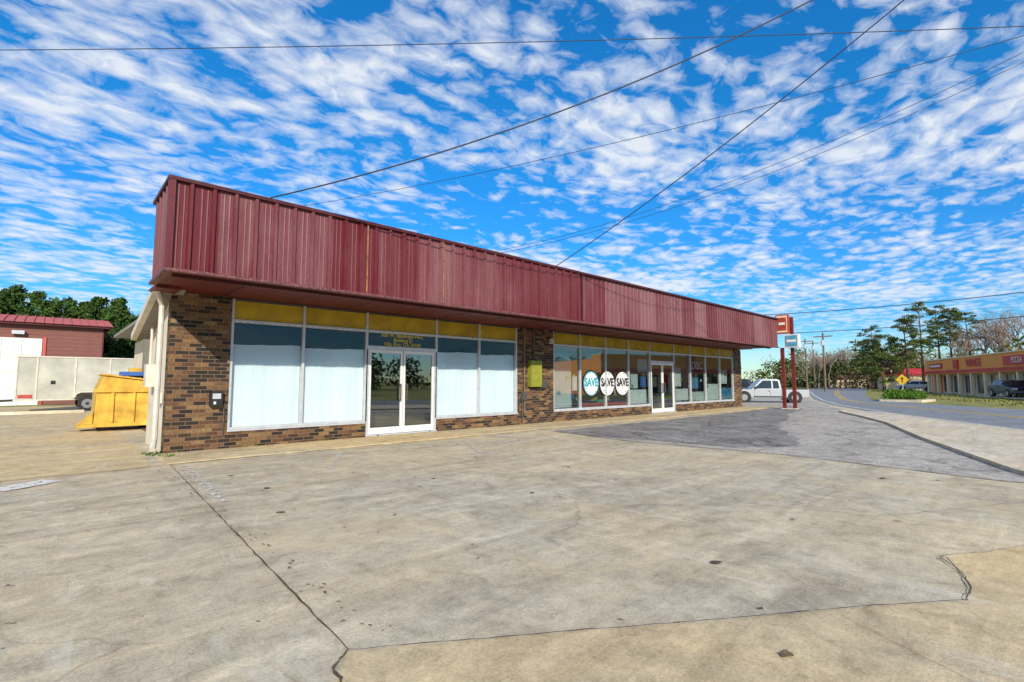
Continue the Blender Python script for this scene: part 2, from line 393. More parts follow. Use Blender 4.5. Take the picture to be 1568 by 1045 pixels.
strip('parking_line',[(1.60,9.2),(1.47,6.1)],.11,Z+.003,'paint_faint')
for x in (12.2,15.0,17.8,20.6,23.4):
    strip('parking_line',[(x,8.9),(x-2.0,5.2)],.10,Z,'paint_faint')
for x in (4.0,6.8,9.2):
    strip('parking_line',[(x,8.9),(x-.9,7.2)],.10,Z,'paint_faint')
mid=[((a[0]+b[0])/2,(a[1]+b[1])/2) for a,b in [((1.5,-10),(14,-13)),((10,-4.9),(20,-8.6)),((18.57,.47),(29,-2.2)),((25.8,5.03),(36.5,3.4)),((33,8.6),(41.6,7.6)),((40.4,11.4),(48,9.8)),((56,16.4),(62,12.9)),((90,26.3),(92,18.9)),((150,41.5),(150,31.5))]]
strip('road_centre_line',[(x,y+.12) for x,y in mid],.13,.011,'yline')
strip('road_centre_line',[(x,y-.18) for x,y in mid],.13,.011,'yline')
strip('road_edge_line',[(x-.1,y-.5) for x,y in near[2:9]],.12,.011,'paint')
sheet('strip_mall_lot',[(40,-9),(70,1.0),(90,9.2),(110,14),(110,16.5),(92,14.5),(70,7.5),(56,2.5),(38,-6)],.004,'walk')

# ---------------------------------------------------------------- main building
B=empty('commercial_building')
Y0=10.8; ZT=2.95
m=MB()
def wallbox(x0,x1,z0,z1): m.box(x0,x1,Y0,Y0+.3,z0,z1,'brick')
wallbox(1.58,2.57,0,ZT); wallbox(2.57,5.44,0,.34); wallbox(7.40,10.31,0,.34); wallbox(10.31,11.9,0,ZT)
wallbox(11.9,17.7,0,.34); wallbox(19.6,25.5,0,.34); wallbox(25.5,26.4,0,ZT)
m.obj('brick_front',B)
m=MB()
for a,b in ((2.57,5.44),(7.40,10.31),(11.9,17.7),(19.6,25.5)):
    m.box(a+.001,b-.001,Y0-.02,Y0+.12,.342,.375,'alu')
m.box(5.44,7.40,Y0-.03,Y0+.2,.035,.06,'alu'); m.box(17.7,19.6,Y0-.03,Y0+.2,.035,.06,'alu')
def mull(x,z0,z1,w=.05): m.box(x-w/2,x+w/2,Y0+.02,Y0+.13,z0,z1,'alu')
def rail(a,b,z,w=.05,k='alu'): m.box(a,b,Y0+.024,Y0+.126,z-w/2,z+w/2,k)
for xs in ([2.57+.026,3.98,5.44],[7.40,8.85,10.31-.026],[11.926,13.3,14.75,16.2,17.7],[19.6,21.05,22.5,24.0,25.474]):
    for x in xs: mull(x,.375,2.93)
for a,b in ((2.57,10.31),(11.9,25.5)):
    rail(a,b,2.50,.06); rail(a,b,2.925,.04,'aludark')
for a,b in ((2.57,5.44),(7.4,10.31),(11.9,17.7),(19.6,25.5)): rail(a,b,.40,.045)
for a,b in ((5.44,7.40),(17.7,19.6)):
    rail(a,b,2.11,.09); c=(a+b)/2
    mull(a+.03,.06,2.07,.07); mull(b-.03,.06,2.07,.07)
    for p,q in ((a+.07,c-.01),(c+.01,b-.07)):
        m.box(p,p+.055,Y0+.035,Y0+.085,.07,2.06,'white'); m.box(q-.055,q,Y0+.035,Y0+.085,.07,2.06,'white')
        m.box(p+.055,q-.055,Y0+.035,Y0+.085,.07,.22,'white'); m.box(p+.055,q-.055,Y0+.035,Y0+.085,1.99,2.06,'white')
    m.box(c-.10,c-.075,Y0-.04,Y0-.01,.85,1.25,'aludark'); m.box(c+.075,c+.10,Y0-.04,Y0-.01,.85,1.25,'aludark')
    for s_ in (-1,1):
        for z in (.86,1.23): m.box(c+s_*.0875-.01,c+s_*.0875+.01,Y0-.012,Y0+.04,z-.01,z+.01,'aludark')
x=2.65
while x<10.25:
    m.box(x,x+.05,Y0+.005,Y0+.02,2.475,2.49+random.random()*.015,'white'); x+=.13
m.obj('storefront_frames',B)
m=MB()
for a,b in ((2.6,3.955),(4.005,5.415),(5.465,7.375),(7.425,8.825),(8.875,10.26),(11.95,13.275),(13.325,14.725),(14.775,16.175),(16.225,17.675),(17.725,19.575),(19.625,21.025),(21.075,22.475),(22.525,23.975),(24.025,25.45)):
    m.box(a,b,Y0+.07,Y0+.09,2.53,2.905,'yellowpanel')
m.obj('transom_panels',B)
m=MB()
def gl(a,b,z0,z1,k='glass',y=.08): m.face([(a,Y0+y,z0),(b,Y0+y,z0),(b,Y0+y,z1),(a,Y0+y,z1)],k)
for a,b in ((2.62,3.955),(4.005,5.415),(7.425,8.825),(8.875,10.26)): gl(a,b,.42,2.47)
for a,b in ((11.95,13.275),(13.325,14.725),(14.775,16.175),(16.225,17.675),(19.625,21.025),(21.075,22.475),(22.525,23.975),(24.025,25.45)): gl(a,b,.42,2.47,'glass2')
gl(5.46,7.38,2.155,2.47); gl(17.72,19.58,2.155,2.47,'glass2')
gl(5.56,6.35,.22,1.99,'doorglass',.06); gl(6.49,7.28,.22,1.99,'doorglass',.06); gl(17.82,18.58,.22,1.99,'doorglass',.06); gl(18.72,19.48,.22,1.99,'doorglass',.06)
m.obj('window_glass',B)
m=MB()
for a,b,z in ((2.62,3.955,2.06),(4.005,5.415,2.05),(7.425,8.825,2.10),(8.875,10.26,2.09)):
    nseg=24
    for i in range(nseg):
        t0=a+(b-a)*i/nseg; t1=a+(b-a)*(i+1)/nseg
        f=lambda t: Y0+.137+.007*math.sin(t*9+a)+.003*math.sin(t*31)
        g_=lambda t: z+.014*math.sin(t*3+a)-.01*abs(math.sin(t*5))
        m.face([(t0,f(t0),.40),(t1,f(t1),.40),(t1,f(t1),g_(t1)),(t0,f(t0),g_(t0))],'paper')
m.obj('window_paper',B,smooth=True)
m=MB()
for a,b in ((2.6,5.44),(5.44,7.4),(7.4,10.28)): m.face([(a,Y0+.17,1.98 if a!=5.44 else 2.12),(b,Y0+.17,1.98 if a!=5.44 else 2.12),(b,Y0+.17,2.5),(a,Y0+.17,2.5)],'tealband')
m.obj('interior_shade_sheet',B)  # dark sheets added behind the upper glass, coloured as the interior's shade
m=MB()
m.box(1.95,26.05,17.5,17.6,0,2.8,'interior'); m.box(1.95,26.05,Y0+.35,17.5,-.02,.03,'floor_in'); m.box(1.95,26.05,Y0+.33,17.5,2.85,2.9,'interior')
m.box(11.0,11.15,Y0+.31,17.5,.03,2.84,'interior')
random.seed(3)
for x in (12.6,14.6,16.4,20.4,22.4,24.4):
    for yy in (12.6,14.8):
        hh=random.uniform(1.1,1.7)
        m.box(x,x+1.2,yy,yy+.5,.03,.12,'white')
        for sh in range(4):
            z=.12+sh*hh/4; m.box(x,x+1.2,yy,yy+.5,z,z+.03,'white')
            xx=x+.02
            while xx<x+1.1:
                ww=random.uniform(.06,.2); m.box(xx,xx+ww*.9,yy+.03,yy+.4,z+.031,z+.031+random.uniform(.1,.26),random.choice(['redst','blue','green','cyan','white','gold','black'])); xx+=ww
m.obj('interior',B)
m=MB(); yy=Y0+.065
def disc(cx,cz,r,y,k,n=36):
    m.face([(cx+r*math.cos(2*math.pi*i/n),y,cz+r*math.sin(2*math.pi*i/n)) for i in range(n)],k)
for cx,tc in ((13.92,'cyan'),(14.86,'black'),(15.80,'blue')):
    disc(cx,1.24,.47,yy,'black'); disc(cx,1.24,.43,yy-.004,'signblue' if tc=='cyan' else 'white'); 
    if tc=='cyan': disc(cx,1.24,.39,yy-.006,'white')
    text('SAVE','lettering',(cx,yy-.009,1.27),.40,'black' if tc!='cyan' else 'cyan',B,bold=.016,sx=.84)
    for k in range(9):
        a=random.uniform(0,6.28); m.box(cx+.36*math.cos(a),cx+.36*math.cos(a)+.05,yy-.009,yy-.0065,1.24+.36*math.sin(a),1.27+.36*math.sin(a),random.choice(['cyan','green','blue']))
def poster(a,b,z0,z1,k): m.box(a,b,yy+.04,yy+.045,z0,z1,k)
poster(12.0,12.9,.45,2.25,'poster'); poster(12.95,13.2,1.0,1.5,'white'); poster(16.3,17.5,.45,1.0,'white'); poster(16.4,16.9,1.05,1.6,'poster'); poster(17.05,17.5,1.1,1.5,'blue')
poster(13.4,16.1,.44,.56,'redst'); poster(14.3,14.7,.57,.68,'green'); poster(16.9,17.6,1.7,2.2,'white')
poster(19.8,20.9,.5,1.0,'white'); poster(19.75,20.3,1.1,1.9,'white'); poster(21.15,22.4,.45,.85,'poster'); poster(21.2,21.9,1.0,1.5,'signblue')
poster(22.6,23.9,.45,1.2,'white'); poster(24.1,25.4,.45,1.0,'signblue'); poster(24.2,24.9,1.2,1.9,'white')
poster(21.1,22.45,1.75,2.3,'black')
poster(17.9,18.3,1.1,1.5,'white'); poster(18.85,19.3,1.2,1.6,'redst'); poster(18.9,19.3,.8,1.05,'signblue')
for k in range(26):
    a=random.choice([random.uniform(12.0,17.3),random.uniform(19.7,25.2)]); z=random.uniform(.6,1.9)
    m.box(a,a+random.uniform(.06,.22),yy+.034,yy+.038,z,z+random.uniform(.05,.2),random.choice(['white','cyan','gold','redst','blue','green']))
m.obj('window_posters',B)
text('DISC','lettering',(21.78,yy+.03,2.02),.5,'white',B,bold=.01)
for s_,z in (('500 W. Bankhead Hwy.',2.43),('Building D',2.32),('Villa Rica, GA 30180',2.21)):
    text(s_,'lettering',(6.42,Y0+.068,z),.125,'gold',B,bold=.002)
m=MB()
m.prism([(Y0+.302,0),(13.2,0),(13.2,2.25),(Y0+.302,2.90)],'x',1.60,1.9,'cream')
m.box(2.4,26.38,13.2,24,0,2.8,'cream'); m.box(1.9,2.4,13.0,13.2,0,2.2,'cream')
m.box(26.1,26.39,Y0+.302,13.199,0,2.949,'cream')
m.obj('side_walls',B)
m=MB()
m.box(1.75,26.45,10.2,24.1,2.97,3.06,'roof')
m.prism([(10.2,3.04),(13.5,2.24),(13.5,2.34),(10.2,3.14)],'x',1.38,1.749,'roof')
m.obj('roof_deck',B)
m=MB()
m.prism([(10.25,3.0),(13.5,2.2),(13.5,2.34),(10.25,3.14)],'x',1.27,1.37,'gutter')
m.cyl((1.45,10.92,0.25),(1.45,10.92,2.7),.045,.045,'gutter'); m.cyl((1.45,10.92,2.7),(1.32,10.7,2.95),.045,.045,'gutter'); m.cyl((1.45,10.92,.25),(1.40,10.7,.12),.045,.05,'gutter')
m.box(1.42,1.59,12.2,12.5,1.2,1.65,'gutter'); m.cyl((1.5,12.35,1.65),(1.5,12.35,2.4),.025,.025,'gutter')
m.box(1.5,1.59,11.3,11.45,.9,1.1,'gutter')
m.obj('gutter_downspout',B)
m=MB(); FY=8.70; X0=1.2; X1=25.6; zb=2.97; zt=4.30
def ribpanel(p0,d,nrm,length,z0,z1,k,pitch=.305,rh=.036,minor=True):
    prof=[]; s=0
    while s<length-1e-3:
        e=min(s+pitch,length)
        if minor: pts=[(s,0),(s+.075,0),(s+.088,.005),(s+.10,0),(s+.15,0),(s+.163,.005),(s+.175,0),(s+.205,0),(s+.225,rh),(s+.265,rh),(s+.285,0)]
        else: pts=[(s,0),(s+pitch*.5,0),(s+pitch*.58,rh),(s+pitch*.84,rh),(s+pitch*.92,0)]
        prof+=[q for q in pts if q[0]<=e]; s+=pitch
    prof.append((length,0))
    for i in range(len(prof)-1):
        a,b=prof[i],prof[i+1]
        A=Vector(p0)+Vector(d)*a[0]+Vector(nrm)*a[1]; Bq=Vector(p0)+Vector(d)*b[0]+Vector(nrm)*b[1]
        m.face([(A.x,A.y,z0),(Bq.x,Bq.y,z0),(Bq.x,Bq.y,z1),(A.x,A.y,z1)],k)
ribpanel((X0,FY,0),(1,0,0),(0,-1,0),9.55,zb,zt,'fascia',.305,.05)
ribpanel((X0+9.55,FY+.03,0),(1,0,0),(0,-1,0),X1-X0-9.55,zb,zt,'fascia',.21,.022,False)
ribpanel((X0,10.15,0),(0,-1,0),(-1,0,0),1.45,zb,zt,'fascia',.305,.04)
ribpanel((X1,FY,0),(0,1,0),(1,0,0),1.6,zb,zt,'fascia')
m.box(X0+.02,X1-.02,FY+.05,FY+.12,2.965,4.28,'trim')
m.obj('canopy_fascia',B)
m=MB()
m.box(X0-.06,X1+.05,FY-.065,FY+.12,zt,zt+.055,'trim')
m.box(X0-.06,X0+.1,FY+.121,10.17,zt,zt+.055,'trim')
m.box(X1-.1,X1+.05,FY+.121,10.3,zt,zt+.055,'trim')
m.box(X0-.055,X1+.045,FY-.06,FY+.05,2.925,2.968,'trimwht')
m.box(X0-.055,X0+.05,FY+.051,10.17,2.925,2.968,'trimwht')
m.box(X0-.052,X0+.035,FY-.056,FY+.03,2.972,zt-.001,'fascia')
m.box(X0+9.53,X0+9.58,FY-.045,FY+.03,2.972,zt-.001,'trim')
m.box(4.30,4.325,FY-.056,FY-.051,2.98,zt-.01,'rust'); m.box(6.05,6.075,FY-.056,FY-.051,2.98,zt-.01,'rust')
m.obj('fascia_trim',B)
m=MB()
m.box(X0+.05,X1,FY+.05,Y0+.28,2.952,2.963,'soffit')
m.box(X0+.05,1.62,Y0-.6,Y0-.001,2.90,2.948,'soffit')
x=X0+1.2
while x<X1: m.box(x,x+.02,FY+.06,Y0-.01,2.944,2.949,'trim'); x+=1.22
m.box(X0+.1,X1-.1,FY+.30,FY+.36,2.90,2.943,'trim')
m.obj('soffit',B)
m=MB()
m.box(2.25,2.45,Y0-.12,Y0-.002,.84,1.12,'black'); m.box(2.28,2.42,Y0-.125,Y0-.121,.98,1.08,'alu')
m.box(2.30,2.34,Y0-.13,Y0-.126,.88,.93,'white')
m.box(10.72,11.2,Y0-.16,Y0-.002,1.15,1.95,'olive'); m.box(10.75,11.17,Y0-.172,Y0-.162,1.2,1.9,'olive')
m.cyl((10.55,Y0-.04,.35),(10.55,Y0-.04,2.94),.028,.028,'pole'); m.cyl((10.95,Y0-.05,1.95),(10.95,Y0-.05,2.94),.025,.025,'aludark')
m.box(10.42,10.6,Y0-.1,Y0-.002,.75,1.0,'aludark'); m.box(11.3,11.5,Y0-.1,Y0-.002,1.1,1.35,'aludark')
m.cyl((10.45,Y0-.04,.1),(10.45,Y0-.04,.75),.02,.02,'aludark')
m.cyl((11.65,Y0-.001,2.55),(11.65,Y0-.14,2.6),.02,.02,'aludark'); m.cyl((11.65,Y0-.14,2.66),(11.65,Y0-.17,2.52),.06,.09,'gutter',12)
m.cyl((2.5,Y0-.03,.3),(2.5,Y0-.03,.9),.012,.012,'aludark')
m.obj('electrical_boxes',B)
m=MB()
for x in (2.59,9.83): m.cyl((x,FY+.1,4.34),(x,FY+.1,4.42),.015,.015,'aludark')
m.obj('wire_brackets',B)

# ---------------------------------------------------------------- pole sign
P=empty('pole_sign',(0,0,0)); m=MB()
m.box(25.78,25.92,8.52,8.66,0,2.93,'postred'); m.box(25.95,26.09,8.12,8.26,0,4.4,'postred')
m.box(25.72,26.15,8.05,8.72,0,.05,'kerb')
m.obj('posts',P)
m=MB(); m.box(25.66,25.86,8.22,8.78,3.60,4.52,'signred'); m.box(25.65,25.659,8.27,8.73,3.66,4.46,'stucco2')
m.box(25.70,26.0,7.82,8.45,2.92,3.55,'white'); m.box(25.69,25.699,7.87,8.40,2.97,3.50,'signblue')
m.box(25.64,25.649,8.3,8.7,3.75,4.38,'signred'); m.box(25.63,25.639,8.36,8.64,4.02,4.14,'white'); m.box(25.68,25.689,7.93,8.34,3.18,3.3,'white')
m.obj('sign_cabinets',P,bevel=.01)

# ---------------------------------------------------------------- wires
def wire(A,Bp,sag,s0,s1,r):
    c=bpy.data.curves.new('power_line','CURVE'); c.dimensions='3D'; c.bevel_depth=r; c.bevel_resolution=1
    sp=c.splines.new('POLY'); n=40; sp.points.add(n)
    for i in range(n+1):
        s=s0+(s1-s0)*i/n
        p=[A[j]+(Bp[j]-A[j])*s for j in range(3)]; p[2]-=4*sag*s*(1-s)
        sp.points[i].co=(*p,1)
    c.materials.append(M['wire']); o=bpy.data.objects.new('power_line',c); COL.objects.link(o)
wire((2.59,8.78,4.41),(9.47,2.39,8.0),.35,0,1.6,.012)
wire((9.83,8.78,4.41),(10.65,1.30,8.0),.155,0,2.0,.011)
wire((-1.24,16.15,9),(15.09,-.14,9),.1,-.6,1.8,.009)
wire((6.17,15.28,7),(13.49,-.11,8),.25,-.15,1.8,.007)
wire((10.34,11.84,5.5),(14.18,-.1,8),.5,-.02,1.8,.006)
wire((10.34,11.84,5.42),(14.3,-.1,7.85),.52,-.02,1.8,.006)
wire((48.0,16.3,7.4),(50.0,.69,7.6),.15,-.1,1.8,.03)
wire((49,15.6,5.7),(50.1,.78,5.9),.12,-.1,1.8,.03)

# ---------------------------------------------------------------- vegetation
import numpy as np
def leafmesh(name,clumps,mat,leaf,parent=None,seed=1,up=.3):
    rng=np.random.default_rng(seed); Vs=[]
    for cx,cy,cz,rx,ry,rz,n in clumps:
        d=rng.normal(size=(n,3)); d/=np.linalg.norm(d,axis=1)[:,None]
        rad=rng.random(n)**.45
        p=d*rad[:,None]*np.array([rx,ry,rz])+np.array([cx,cy,cz])
        a=rng.normal(size=(n,3)); a/=np.linalg.norm(a,axis=1)[:,None]
        b=np.cross(a,rng.normal(size=(n,3))); b/=np.linalg.norm(b,axis=1)[:,None]
        s=leaf*rng.uniform(.5,1.3,(n,1))
        q=np.stack([p-a*s-b*s*.4,p+a*s-b*s*.4,p+a*s*.7+b*s*.6,p-a*s*.7+b*s*.6],1)
        Vs.append(q.reshape(-1,3))
    V=np.concatenate(Vs); nq=len(V)//4
    me=bpy.data.meshes.new(name); me.vertices.add(len(V)); me.vertices.foreach_set('co',V.ravel().astype(np.float32))
    me.loops.add(nq*4); me.loops.foreach_set('vertex_index',np.arange(nq*4,dtype=np.int32))
    me.polygons.add(nq); me.polygons.foreach_set('loop_start',np.arange(0,nq*4,4,dtype=np.int32)); me.polygons.foreach_set('loop_total',np.full(nq,4,dtype=np.int32))
    me.update(); me.validate(); me.materials.append(M[mat])
    o=bpy.data.objects.new(name,me); COL.objects.link(o)
    if parent: o.parent=parent
    return o
def pine(x,y,h,cr,seed,base=.45):
    rr=random.Random(seed); E=empty('pine_tree',(x,y,0)); m=MB(); cl=[]
    lean=(rr.uniform(-.5,.5),rr.uniform(-.5,.5)); pts=[(lean[0]*t*t,lean[1]*t*t,h*t) for t in [i/6 for i in range(7)]]
    for i in range(6): m.cyl(pts[i],pts[i+1],.24*(1-i/6.6),.24*(1-(i+1)/6.6),'bark',7,False)
    z=h*base
    while z<h*.99:
        t=(z/h-base)/(1-base); reach=cr*(math.sin(math.pi*min(1,t*.80+.20))**.75)
        for k in range(rr.choice([2,3,3])):
            a=rr.uniform(0,6.28); l=reach*rr.uniform(.4,1.15); zz=z+l*rr.uniform(.1,.4)
            px,py=lean[0]*(z/h)**2,lean[1]*(z/h)**2
            e=(px+l*math.cos(a),py+l*math.sin(a),zz); m.cyl((px,py,z),e,.055,.02,'bark',4,False)
            s_=rr.uniform(.4,.8)
            cl.append((*e,s_,s_,s_*.45,int(95*s_)+25))
            if l>1.2:
                b_=a+rr.uniform(-.5,.5); cl.append((px+.65*l*math.cos(b_),py+.65*l*math.sin(b_),z+.2+.65*(zz-z),.4,.4,.2,36))
        z+=h*rr.uniform(.032,.055)
    m.obj('trunk',E,smooth=True); leafmesh('needles',cl,'pine',.095,E,seed)
def bare(x,y,h,seed,k='greybark'):
    rr=random.Random(seed); m=MB()
    def br(p,d,l,r,dep):
        e=p+d*l; m.cyl(p,e,r,r*.65,k,3 if dep<3 else 4,False)
        if dep==0: return
        for _ in range(rr.choice([2,3,3])):
            nd=(d+Vector((rr.uniform(-.7,.7),rr.uniform(-.7,.7),rr.uniform(-.15,.5)))).normalized()
            br(p+d*l*rr.uniform(.55,1),nd,l*rr.uniform(.6,.82),r*.62,dep-1)
    br(Vector((0,0,0)),Vector((rr.uniform(-.05,.05),rr.uniform(-.05,.05),1)),h*.32,h*.02,6)
    o=m.obj('bare_tree'); o.location=(x,y,0)
pine(97,12.6,13.6,3.3,11,.50); pine(99,9.4,12.4,2.9,12,.52); pine(94,14.0,11.0,2.6,13,.45); pine(103,11.2,13.4,3.0,21,.5); pine(98,7.2,11.6,2.4,23,.5)
pine(112,21.5,11.6,3.0,14,.38); pine(104,20.4,8.6,2.2,15,.3); pine(88,15.9,5.6,2.0,18,.2); pine(108,17.5,9.2,2.4,19,.35); pine(116,23.5,9.6,2.4,22,.35)
for i,(x,y,h) in enumerate([(96,5.5,12.5),(93,2.0,13),(98,-1.5,14),(88,-3.5,14),(104,3.5,13),(84,-6,14),(110,8.5,11),(90,8,9.5),(92,5,11),(100,1,14),(86,-1,12.5),(82,-4,12.5),(130,36,10),(118,33,9.0),(124,29,10),(140,41,11),(112,29,8.4),(106,31,8.6),(136,33,11),(128,31,10),(100,27.5,7.5)]): bare(x,y,h,50+i)
rr=random.Random(5); cl=[];cg=[]
for i in range(170):
    x=rr.uniform(60,230); y=-30+rr.random()*140
    if x<150 and 0<y<40+(x-80)*.3: 
        x=rr.uniform(150,230)
    h=rr.uniform(6,12)*(.6+x/300)
    for k in range(3):
        c=(x+rr.uniform(-3,3),y+rr.uniform(-3,3),h*rr.uniform(.2,.8),rr.uniform(2,3.6),rr.uniform(2,3.6),rr.uniform(1.5,2.8),110)
        (cg if rr.random()<.4 else cl).append(c)
for i in range(46):
    t=rr.random(); x=118+t*40+rr.uniform(-3,3); y=38+t*16+rr.uniform(-12,6)-18*rr.random()
    h=rr.uniform(5,9)
    for k in range(3):
        c=(x+rr.uniform(-2,2),y+rr.uniform(-2,2),h*(.15+.27*k),2.4,2.4,1.6,120)
        (cg if rr.random()<.55 else cl).append(c)
E=empty('distant_trees'); leafmesh('twig_mass',cl,'brownleaf',.18,E,3); leafmesh('evergreen_mass',cg,'pine',.30,E,4)
cl=[]
for i in range(18):
    x=rr.uniform(44,70); y=rr.uniform(27,44)+(x-44)*.25; h=rr.uniform(4.2,6.6)
    for k in range(7): cl.append((x+rr.uniform(-1.3,1.3),y+rr.uniform(-1.3,1.3),h*(.12+.13*k),1.5*(1-k*.1),1.5*(1-k*.1),.7,120))
leafmesh('evergreen_trees',cl,'cedar',.18,None,8)
for i,(x,y,h,w) in enumerate([(-9,47.9,7.0,3.4),(-5.6,49,7.2,3.4),(-3.0,48.4,6.9,3.2),(-.6,48.4,7.5,3.4),(1.6,48.4,6.9,3.2),(3.6,47.5,7.3,3.2),(5.6,46,6.5,3.2),(7.8,47,6.8,3.2),(10.4,46,6.5,3.2),(2.6,51,7.9,3.4),(-2,52,8.1,3.4),(6.6,51,7.8,3.4),(4.4,44.5,4.6,2.6),(-4.4,51,7.7,3.4),(.6,51,7.5,3.4)]):
    rq=random.Random(i+40); E=empty('cedar_tree',(x,y,0)); m=MB(); m.cyl((0,0,0),(0,0,h*.93),.18,.03,'bark',6,False)
    cl=[]; z=.4 if y<47.6 else 2.8
    while z<h:
        t=z/h; rad=w*(1-t)**.62*.9+.14
        for k in range(max(3,int(10*(1-t)+4))):
            a=rq.uniform(0,6.28); l=rad*rq.uniform(.35,1.08); s_=.36+.62*(1-t)
            cl.append((l*math.cos(a),l*math.sin(a),z+rq.uniform(-.1,.3),s_,s_,s_*.95,int(70+70*(1-t))))
            m.cyl((0,0,z-.2),(l*math.cos(a),l*math.sin(a),z+.1),.03,.01,'bark',3,False)
        z+=.40
    m.obj('trunk',E); leafmesh('foliage',cl,'cedar',.11,E,20+i)
bare(4.6,48.5,8.6,91)
E=empty('hedge_island',(42.2,6.6,0)); m=MB()
m.prism([(-1.9,-1.2),(1.2,-1.5),(2.6,-.4),(2.4,.9),(.4,1.5),(-1.8,1.0)],'z',0,.14,'kerb'); m.obj('kerb_base',E)
cl=[(rr.uniform(-1.5,1.8),rr.uniform(-.9,.9),rr.uniform(.25,.6),.45,.45,.3,260) for i in range(26)]
leafmesh('leaves',cl,'hedge',.05,E,9)
cl=[]
for i in range(240):
    t=rr.random(); x=37+rr.uniform(0,50); y=-1.0+(x-37)*.32+rr.uniform(-2.2,3)
    if y> 6+(x-39)*.24 : continue
    cl.append((x,y,.05,.5,.5,.08,22))
leafmesh('verge_grass',cl,'grass',.05,None,12)
cl=[(1.55+rr.uniform(-.25,.1),10.5+rr.uniform(-.5,.6),.03,.06,.06,.04,12) for i in range(14)]+[(rr.uniform(1.7,26),10.77,.04,.05,.02,.03,7) for i in range(40)]
leafmesh('weeds',cl,'hedge',.018,None,13)

# ---------------------------------------------------------------- utility pole, signs
def upole(x,y,h):
    m=MB(); m.cyl((x,y,0),(x,y,h),.16,.11,'pole',8)
    m.box(x-.06,x+.06,y-1.1,y+1.1,h-.55,h-.42,'pole')
    for d in (-1,-.4,.4,1): m.cyl((x,y+d,h-.42),(x,y+d,h-.25),.05,.04,'gutter',6)
    m.cyl((x-.3,y,h-1.7),(x-.3,y,h-1.0),.2,.2,'alu',8); m.obj('utility_pole')
upole(75.1,19.9,7.8); upole(112,31.5,9.5); upole(120,26,10); upole(92,27,8.5)
E=empty('warning_sign',(44.0,6.9,0)); m=MB(); m.cyl((0.04,0,0),(0.04,0,1.7),.03,.03,'alu',6)
s=.38;h=1.45
m.prism([(0,h-s),(s,h),(0,h+s),(-s,h)],'x',-.02,-.004,'signyellow'); s=.2
m.prism([(-.03,h-s),(.03,h-s),(.03,h+.05),(.1,h+.05),(0,h+s),(-.1,h+.05),(-.03,h+.05)],'x',-.026,-.0215,'black'); m.obj('sign',E)
for x,y,h in ((108,18.4,5.0),(150,35,6.5)):
    m=MB(); m.cyl((x,y,0),(x,y,h),.12,.12,'alu',6); m.box(x-.15,x+.15,y-1.2,y+1.2,h-1.4,h,'white'); m.box(x-.17,x-.151,y-1.1,y+1.1,h-1.2,h-.5,'redst'); m.obj('shop_sign')

# ---------------------------------------------------------------- strip mall
ang=math.atan2(8.8,21.2); E=empty('strip_mall',(86,10.2,0),ang+math.pi)
m=MB(); Lm=50
m.box(3.2,Lm,0,12,0,3.6,'stucco')
m.box(0,3.2,-.6,8,0,3.5,'stucco'); m.box(-.1,3.3,-.7,8.1,3.5,3.62,'stucco2')
for x in (0.35,1.15,1.95,2.75): m.box(x-.12,x+.12,-.72,-.601,0,3.3,'stucco2')
m.box(3.1,Lm+.1,-1.6,.1,2.2,3.9,'stucco'); m.box(3.05,Lm+.15,-1.7,.2,3.9,4.02,'stucco2')
m.box(3.12,Lm,-1.66,-1.601,2.3,2.62,'redband')
m.box(3.4,Lm,-.03,-.001,.0,2.2,'stucco2')
x=4
while x<Lm-3:
    m.box(x,x+2.6,-.07,-.031,.1,2.0,'dkglass'); 
    for q in (0,.86,1.73,2.56): m.box(x+q,x+q+.05,-.1,-.071,.1,2.0,'white')
    x+=3.2
x=3.4
while x<Lm: m.box(x,x+.3,-1.55,-1.25,0,2.2,'stucco2'); x+=3.2
m.box(5.0,9.0,-1.72,-1.601,2.9,3.5,'redband'); m.box(12.6,13.8,-1.76,-1.601,2.75,3.7,'redband'); m.box(24,29,-1.72,-1.601,2.8,3.6,'redband')
m.box(5.3,8.7,-1.73,-1.722,3.08,3.3,'white')
m.obj('building',E)
text('WINGS','lettering',(17.5,-1.65,3.22),1.1,'redband',E,rot=(R(90),0,0),bold=.04)
text('PIZZA','lettering',(26.5,-1.73,3.2),.7,'white',E)
def house(x,y,w,d,h,rh,rz,wall,roof,name='small_house'):
    E=empty(name,(x,y,0),rz); m=MB(); m.box(-w/2,w/2,-d/2,d/2,0,h,wall)
    m.prism([(-d/2-.4,h),(d/2+.4,h),(0,h+rh)],'x',-w/2-.4,w/2+.4,roof)
    for q in (-.32,0,.32): m.box(w*q-.5,w*q+.5,-d/2-.03,-d/2-.001,.9,2.0,'dkglass')
    m.box(-w/2-.03,-w/2-.001,-1,1,.0,2.1,'dkglass'); m.obj('walls_roof',E)
house(112,14.8,12,7,2.4,1.3,R(110),'stucco2','redband'); house(132,30,7,6,2.2,1.3,R(95),'stucco2','brownroof')

# ---------------------------------------------------------------- left yard
E=empty('storage_shed'); m=MB()
m.box(-16,2.3,39,46,0,4.5,'shedwall')
m.box(-16.2,2.6,38.6,46.2,4.5,4.61,'trim')
m.prism([(38.5,4.62),(42.5,5.35),(46.3,4.62)],'x',-16.3,2.75,'shedroof')
x=-16
while x<2.7: m.prism([(38.46,4.67),(42.5,5.41),(42.5,5.36),(38.46,4.625)],'x',x,x+.05,'shedroof'); x+=.4
m.box(2.302,2.36,38.95,39.1,0,4.5,'trim'); m.box(-.32,-.18,38.93,38.999,0,3.85,'shedroof')
m.box(-5.0,-.35,38.96,38.999,0,3.75,'white')
for z in (.9,1.85,2.8): m.box(-5,-.35,38.95,38.959,z,z+.04,'gutter')
for x in (-4,-3,-2,-1.2): m.box(x,x+.03,38.940,38.949,0,3.7,'gutter')
m.box(-1.6,-1.1,38.7,38.9,3.95,4.15,'alu')
